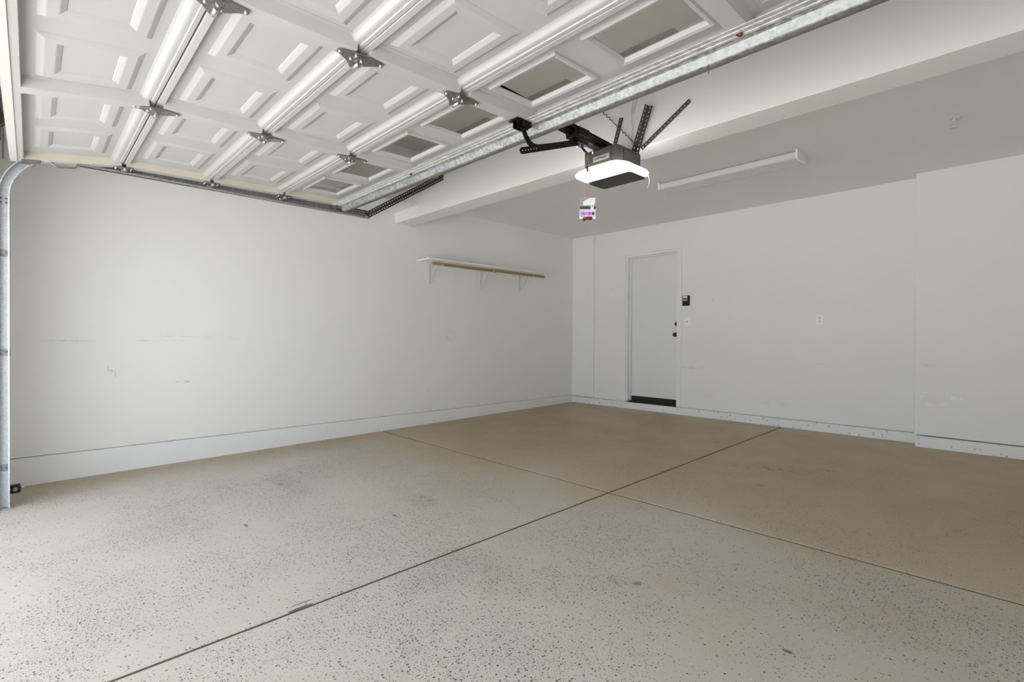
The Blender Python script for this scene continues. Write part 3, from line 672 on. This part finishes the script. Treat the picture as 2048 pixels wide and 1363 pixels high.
# two-piece arm to the door
A0, A1 = Vector((XC, -4.205, 2.006)), Vector((XC, -3.70, 2.190)); d = (A1-A0).normalized(); nn = Vector((0, -d.z, d.y))
b = MB(); hw = .018; L_ = (A1-A0).length
pts = [A0+d*(hw-hw*math.cos(a))+nn*hw*math.sin(a) for a in [math.radians(x) for x in (-90, -60, -30, 0, 30, 60, 90)]]
pts = pts+[A1+nn*hw, A1-nn*hw]
n = len(pts); b.add([p+Vector((dx, 0, 0)) for dx in (.004, .009) for p in pts], [tuple(range(n-1, -1, -1)), tuple(range(n, 2*n))]+[(k, (k+1) % n, n+(k+1) % n, n+k) for k in range(n)])
arm = b.build('straight_arm', 'black', op)
for k in range(6): MB().lathe([(.0035, .0), (.0, .0)], A0+d*(.018+.0235*k)+Vector((.0096, 0, 0)), 'x', 8).build('arm_hole', plain('hole_through', (.62, .62, .61), .6) if k < 0 else M['white_plastic'], arm)
cp = [(-4.195, 2.172), (-4.178, 2.145), (-4.158, 2.108), (-4.132, 2.078), (-4.098, 2.063), (-4.055, 2.066), (-3.99, 2.088), (-3.93, 2.109)]
cpv = [Vector((XC, y, z)) for y, z in cp]; b = MB(); L1, L2 = [], []
for i, p in enumerate(cpv):
    t_ = (cpv[min(i+1, len(cpv)-1)]-cpv[max(i-1, 0)]).normalized(); nn = Vector((0, -t_.z, t_.y)); L1.append(p+nn*.0165); L2.append(p-nn*.0165)
n = len(L1)
vs = [p+Vector((dx, 0, 0)) for dx in (-.003, .003) for p in L1+L2]
fs = []
for o_ in (0, 2*n):
    for k in range(n-1): fs.append((o_+k, o_+k+1, o_+n+k+1, o_+n+k))
for k in range(n-1): fs += [(k, k+1, 2*n+k+1, 2*n+k), (n+k, n+k+1, 3*n+k+1, 3*n+k)]
fs += [(0, n, 3*n, 2*n), (n-1, 2*n-1, 4*n-1, 3*n-1)]
b.add(vs, fs); b.build('curved_arm', 'black', op)
b = MB(); zz = dz(-4.2)-.004
b.cbox(XC-.020, XC-.014, -4.235, -4.155, zz-.045, zz, .002); b.cbox(XC+.014, XC+.020, -4.235, -4.155, zz-.045, zz, .002); b.cbox(XC-.030, XC+.030, -4.25, -4.14, zz-.007, zz, .002); b.cbox(XC+.018, XC+.045, -4.205, -4.150, zz-.036, zz-.006, .004)
b.cyl((XC-.026, -4.195, zz-.022), (XC+.034, -4.195, zz-.022), .007, 10); br = b.build('door_bracket', 'black', op)
MB().cbox(XC-.034, XC-.016, -4.258, -4.236, zz-.016, zz-.003, .003).build('clevis_clip', 'red', br); MB().cbox(XC+.043, XC+.052, -4.168, -4.152, zz-.029, zz-.019, .003).build('clevis_clip', 'red', br)

# slotted angles on the beam that carry the opener
perforated('hanging_angle', (2.905, BY0-.006, 2.235), (2.995, BY0-.006, 2.520), (0, -1, 0), 'short slotted steel angle holding the left side of the opener', 'slotted angles holding the opener', .030, legs=1)
perforated('hanging_angle', (3.130, BY0-.034, 2.222), (3.238, BY0-.034, 2.515), (.62, -.75, -.2), 'upright two-legged slotted steel angle at the back of the opener', 'slotted angles holding the opener', .036)
perforated('hanging_angle', (3.165, BY0-.010, 2.268), (3.505, BY0-.008, 2.478), (0, -1, 0), 'long slanting slotted steel angle rising to the right of the opener', 'slotted angles holding the opener', .028, legs=1)
# wires
random.seed(3); P = []
for k in range(44):
    u = k/43; P.append((2.80+u*.345+.006*math.sin(k*1.9), BY0-.016, 2.665-u*.385+.006*math.cos(k*2.3)))
tag(MB().tube(P, .0032, 6).build('bell_wire', 'wire'), 'thin crinkled dark wire running down the beam to the opener', 'wire')
tag(MB().tube([(3.118, BY0-.012, 2.94), (3.112, BY0-.012, 2.62), (3.096, BY0-.012, 2.515), (3.10, BY0-.012, 2.44), (3.105, BY0-.014, 2.40), (3.095, BY0-.014, 2.31)], .0017, 6).build('hanging_wire', 'grey_plastic'), 'fine grey wire hanging against the beam, left of the pair', 'wire', 'wires on the beam')
tag(MB().tube([(3.160, BY0-.008, 2.94), (3.150, BY0-.008, 2.64), (3.105, BY0-.008, 2.51)], .0017, 6).build('hanging_wire', 'grey_plastic'), 'fine grey wire hanging against the beam, right of the pair', 'wire', 'wires on the beam')

# release cord, handle and instruction card
rc = empty('release_cord', (3.055, -3.605, 1.73), 'red and white emergency release cord with red pull handle', 'cord')
top = Vector((3.054, -3.612, zt_-.078))
MB().tube([top, (3.046, -3.618, 2.06), (3.047, -3.612, 1.96), (3.050, -3.606, 1.86), (3.052, -3.604, 1.75)], .003, 6).build('cord', 'redcord', rc)
MB().tube([top, (3.064, -3.602, 2.06), (3.066, -3.600, 1.96), (3.060, -3.600, 1.86), (3.056, -3.602, 1.75)], .003, 6).build('cord', 'redcord', rc)
MB().lathe([(0, -.018), (.006, -.014), (.006, .014), (0, .018)], (3.055, -3.609, 2.045), 'z', 8).build('cord_clamp', 'blacksatin', rc)
Cn = Vector((.61, -.79, 0)).normalized(); Cs = Vector((0, 0, 1)).cross(Cn)   # the card hangs twisted on its cord, turned to face the camera; direction baked
CM = Matrix((Cs, Vector((0, 0, 1)), Cn)).transposed().to_4x4()
CM.translation = Vector((3.055, -3.603, 1.80)) + Cn*.012
hh = MB(); hp = [CM @ Vector((x, z, -.004)) for x, z in ((-.030, -.075), (-.022, -.064), (0, -.060), (.022, -.062), (.028, -.064))]
hh.tube(hp, [.009, .011, .010, .011, .009], 10); hh.build('pull_handle', 'red', rc)
ca = empty('instruction_card', CM.translation-Vector((0, 0, .065)), 'small printed instruction card hanging below the opener on the cord', 'card')
tl = Matrix.Rotation(math.radians(-2), 4, 'Z')
def cb(nm, mt, x0, x1, y0, y1, z=.0006, par=None):
    b = MB(); b.box(x0, x1, y0, y1, z-.0004, z, CM @ tl); return b.build(nm, mt, par or ca)
sheet = MB().cbox(-.050, .050, -.066, .066, -.0008, .0004, .0002, CM @ tl).build('sheet', 'card_white', ca)
cb('printed_photo', 'card_grey', -.049, .049, .000, .065, .0010, sheet); cb('printed_photo', 'card_dark', -.049, .049, -.006, .012, .0014, sheet)
b = MB(); b.prism([(-.030, .018), (-.030, .040), (-.005, .056), (.012, .064), (.044, .064), (.044, .030), (.020, .018)], lambda u, v, t: CM @ tl @ Vector((u, v, t)), .0012, .0018); b.build('printed_house', 'card_white', sheet)
cb('printed_band', 'card_blue', -.049, .049, -.052, -.006, .0012, sheet); cb('printed_band', 'card_pink', -.044, .020, -.042, -.022, .0016, sheet)
for k, (x0, x1, y) in enumerate(((-.040, -.012, -.026), (-.040, -.016, -.033), (-.038, -.010, -.039), (-.010, -.002, -.034))): cb('printed_line', 'card_magenta', x0, x1, y-.0014, y+.0014, .0020, sheet)
cb('printed_square', 'card_magenta', .006, .020, -.042, -.024, .0020, sheet); cb('printed_square', 'card_purple', .026, .042, -.042, -.024, .0020, sheet); cb('printed_line', 'card_dark', -.040, -.016, -.052, -.048, .0018, sheet)
cb('printed_remote', 'white_plastic', .018, .036, -.012, .036, .0024, sheet); cb('printed_button', 'card_grey', .023, .031, .008, .017, .0028, sheet)

# ------------------------------------------------------------------ ceiling fixtures
lf = empty('ceiling_light', (3.028, -1.53, 2.46), 'long white fluorescent wraparound light on the rear ceiling', 'ceiling light')
b = MB(); b.box(2.415, 3.640, -1.618, -1.432, 2.508, ZC-.0005); b.build('housing', 'white_plastic', lf, bevel=.002)
pr = [(-1.630, 2.518), (-1.632, 2.502), (-1.629, 2.499), (-1.632, 2.496), (-1.632, 2.480), (-1.629, 2.477), (-1.630, 2.470), (-1.622, 2.463), (-1.610, 2.461), (-1.440, 2.461), (-1.428, 2.463), (-1.420, 2.470), (-1.418, 2.518)]
b = MB(); b.prism(pr, lambda u, v, t: (t, u, v), 2.412, 3.643); b.build('lens', 'lamp_lens', lf)
for x0, x1 in ((2.400, 2.413), (3.642, 3.655)):
    b = MB(); b.prism([(u*1.0 if True else u, v) for u, v in ((-1.634, ZC-.0005), (-1.636, 2.500), (-1.635, 2.470), (-1.626, 2.460), (-1.612, 2.457), (-1.438, 2.457), (-1.424, 2.460), (-1.415, 2.470), (-1.414, 2.500), (-1.416, ZC-.0005))], lambda u, v, t: (t, u, v), x0, x1); b.build('end_cap', 'white_plastic', lf)
for y in (-1.6285, -1.4215): MB().box(2.413, 3.642, y-.004, y+.004, 2.512, 2.524).build('lens_rim', 'grey_plastic', lf)
sp = empty('fire_sprinkler', (4.603, -1.50, 2.45), 'small white fire sprinkler head on the rear ceiling', 'sprinkler')
MB().lathe([(0, -.018), (.016, -.016), (.038, -.008), (.042, 0), (0, 0)], (4.603, -1.50, ZC), 'z', 20).build('escutcheon', 'bracket_white', sp)
MB().lathe([(.009, -.03), (.011, -.026), (.011, -.012)], (4.603, -1.50, ZC), 'z', 12).build('stem', 'bracket_white', sp)
b = MB()
for s_ in (-1, 1): b.tube([(4.603+.010*s_, -1.50, ZC-.024), (4.603+.015*s_, -1.50, ZC-.042), (4.603+.003*s_, -1.50, ZC-.068)], .0035, 6)
b.build('frame_arm', 'bracket_white', sp)
MB().lathe([(0, -.074), (.024, -.072), (.025, -.068), (0, -.064)], (4.603, -1.50, ZC), 'z', 16).build('deflector', 'bracket_white', sp)

# ------------------------------------------------------------------ shelf and rods
sh = empty('wall_shelf', (.13, -1.95, 1.633), 'white wall shelf on three triangular brackets holding wooden rods', 'shelf')
MB().box(.001, .262, -2.888, -1.005, 1.874, 1.892).build('board', 'shelf', sh, bevel=.0015)
for y in (-2.70, -1.907, -1.205):
    b = MB(); b.box(.001, .009, y-.015, y+.015, 1.626, 1.874); b.box(.001, .255, y-.014, y+.014, 1.868, 1.8738)
    b.hexa([(.004, y-.006, 1.632), (.014, y-.006, 1.632), (.014, y+.006, 1.632), (.004, y+.006, 1.632), (.194, y-.006, 1.869), (.206, y-.006, 1.869), (.206, y+.006, 1.869), (.194, y+.006, 1.869)])
    br = b.build('bracket', 'bracket_white', sh)
    P = [(.232, y, 1.870)]+[(.250-.022*math.sin(math.radians(a)), y, 1.835-.022*math.cos(math.radians(a))) for a in (80, 50, 20, -10, -40, -70, -95)]
    MB().tube(P, .005, 6).build('rod_hook', 'bracket_white', br)
    MB().lathe([(0, .012), (.005, .012), (.006, .006)], (0, y, 1.645), 'x', 8).build('screw', 'zinc', br)
for (y0, y1, dxx, lb) in ((-2.835, -1.862, 0, 'wooden closet rod under the shelf, end nearer the raised garage door'), (-1.895, -.965, .004, 'wooden closet rod under the shelf, end nearer the passage door')):
    r = MB(); r.lathe([(0, y0), (.0155, y0), (.0175, y0+.003), (.0175, y1-.003), (.0155, y1), (0, y1)], (.250+dxx, 0, 1.832+(.006 if dxx else 0)), 'y', 18)
    tag(r.build('closet_rod', 'wood'), lb, 'rod', 'rods under the shelf')

# ------------------------------------------------------------------ wall devices
wc = empty('wall_control', (1.867, -.012, 1.41), 'black garage door wall control beside the passage door', 'wall control')
MB().cbox(1.819, 1.915, -.022, -.0005, 1.413, 1.545, .006).build('housing', 'blacksatin', wc)
MB().cbox(1.831, 1.891, -.027, -.020, 1.512, 1.537, .003).build('push_bar', 'white_plastic', wc)
MB().cbox(1.831, 1.893, -.024, -.020, 1.473, 1.500, .002).build('display', 'grey_plastic', wc)
MB().cbox(1.848, 1.880, -.0235, -.020, 1.425, 1.462, .002).build('button', 'blacksatin', wc)
ls = empty('light_switch', (1.883, -.004, 1.148), 'white light switch plate below the black wall control', 'light switch')
MB().cbox(1.845, 1.921, -.0065, -.0005, 1.149, 1.266, .002).build('plate', 'white_plastic', ls)
MB().cbox(1.879, 1.889, -.016, -.005, 1.199, 1.219, .002).build('toggle', 'grey_plastic', ls)
for z in (1.177, 1.238): MB().lathe([(0, -.008), (.0035, -.008), (.004, -.006)], (1.884, 0, z), 'y', 8).build('screw', 'zinc', ls)
wo = empty('wall_outlet', (3.392, -.004, 1.142), 'white duplex outlet plate on the bare middle of the end wall', 'outlet')
MB().cbox(3.357, 3.428, -.0065, -.0005, 1.142, 1.259, .002).build('plate', 'white_plastic', wo)
for z in (1.180, 1.221):
    rcp = MB().lathe([(0, -.0085), (.0155, -.0085), (.0165, -.006)], (3.392, 0, z), 'y', 16).build('receptacle', 'white_plastic', wo)
    for dx in (-.006, .006): MB().box(3.392+dx-.0014, 3.392+dx+.0014, -.0092, -.0084, z-.004, z+.007).build('slot', 'ink', rcp)
    MB().lathe([(0, -.0091), (.0026, -.0091), (.0026, -.0084)], (3.392, 0, z-.009), 'y', 8).build('slot', 'ink', rcp)
MB().lathe([(0, -.008), (.003, -.008), (.0035, -.006)], (3.392, 0, 1.2005), 'y', 8).build('screw', 'zinc', wo)
pe = empty('safety_sensor', (.50, -6.21, .0), 'black door safety sensor on the foot of the track', 'sensor')
MB().cbox(.47, .515, -6.245, -6.185, -.02, .032, .004).build('housing', 'blacksatin', pe)
MB().lathe([(0, .010), (.011, .010), (.013, .0)], (.515, -6.21, .006), 'x', 12).build('eye', 'grey_plastic', pe)
MB().cyl((.492, -6.186, .010), (.492, -6.166, .010), .008, 8).build('wing_nut', 'zinc', pe)
MB().box(.515, .555, -6.243, -6.240, -.018, .03).build('mounting_plate', 'bracket', pe)
MB().tube([(.49, -6.24, .03), (.47, -6.26, .08), (.44, -6.30, .12), (.40, -6.38, .14)], .0022, 6).build('sensor_wire', 'whitewire', pe)
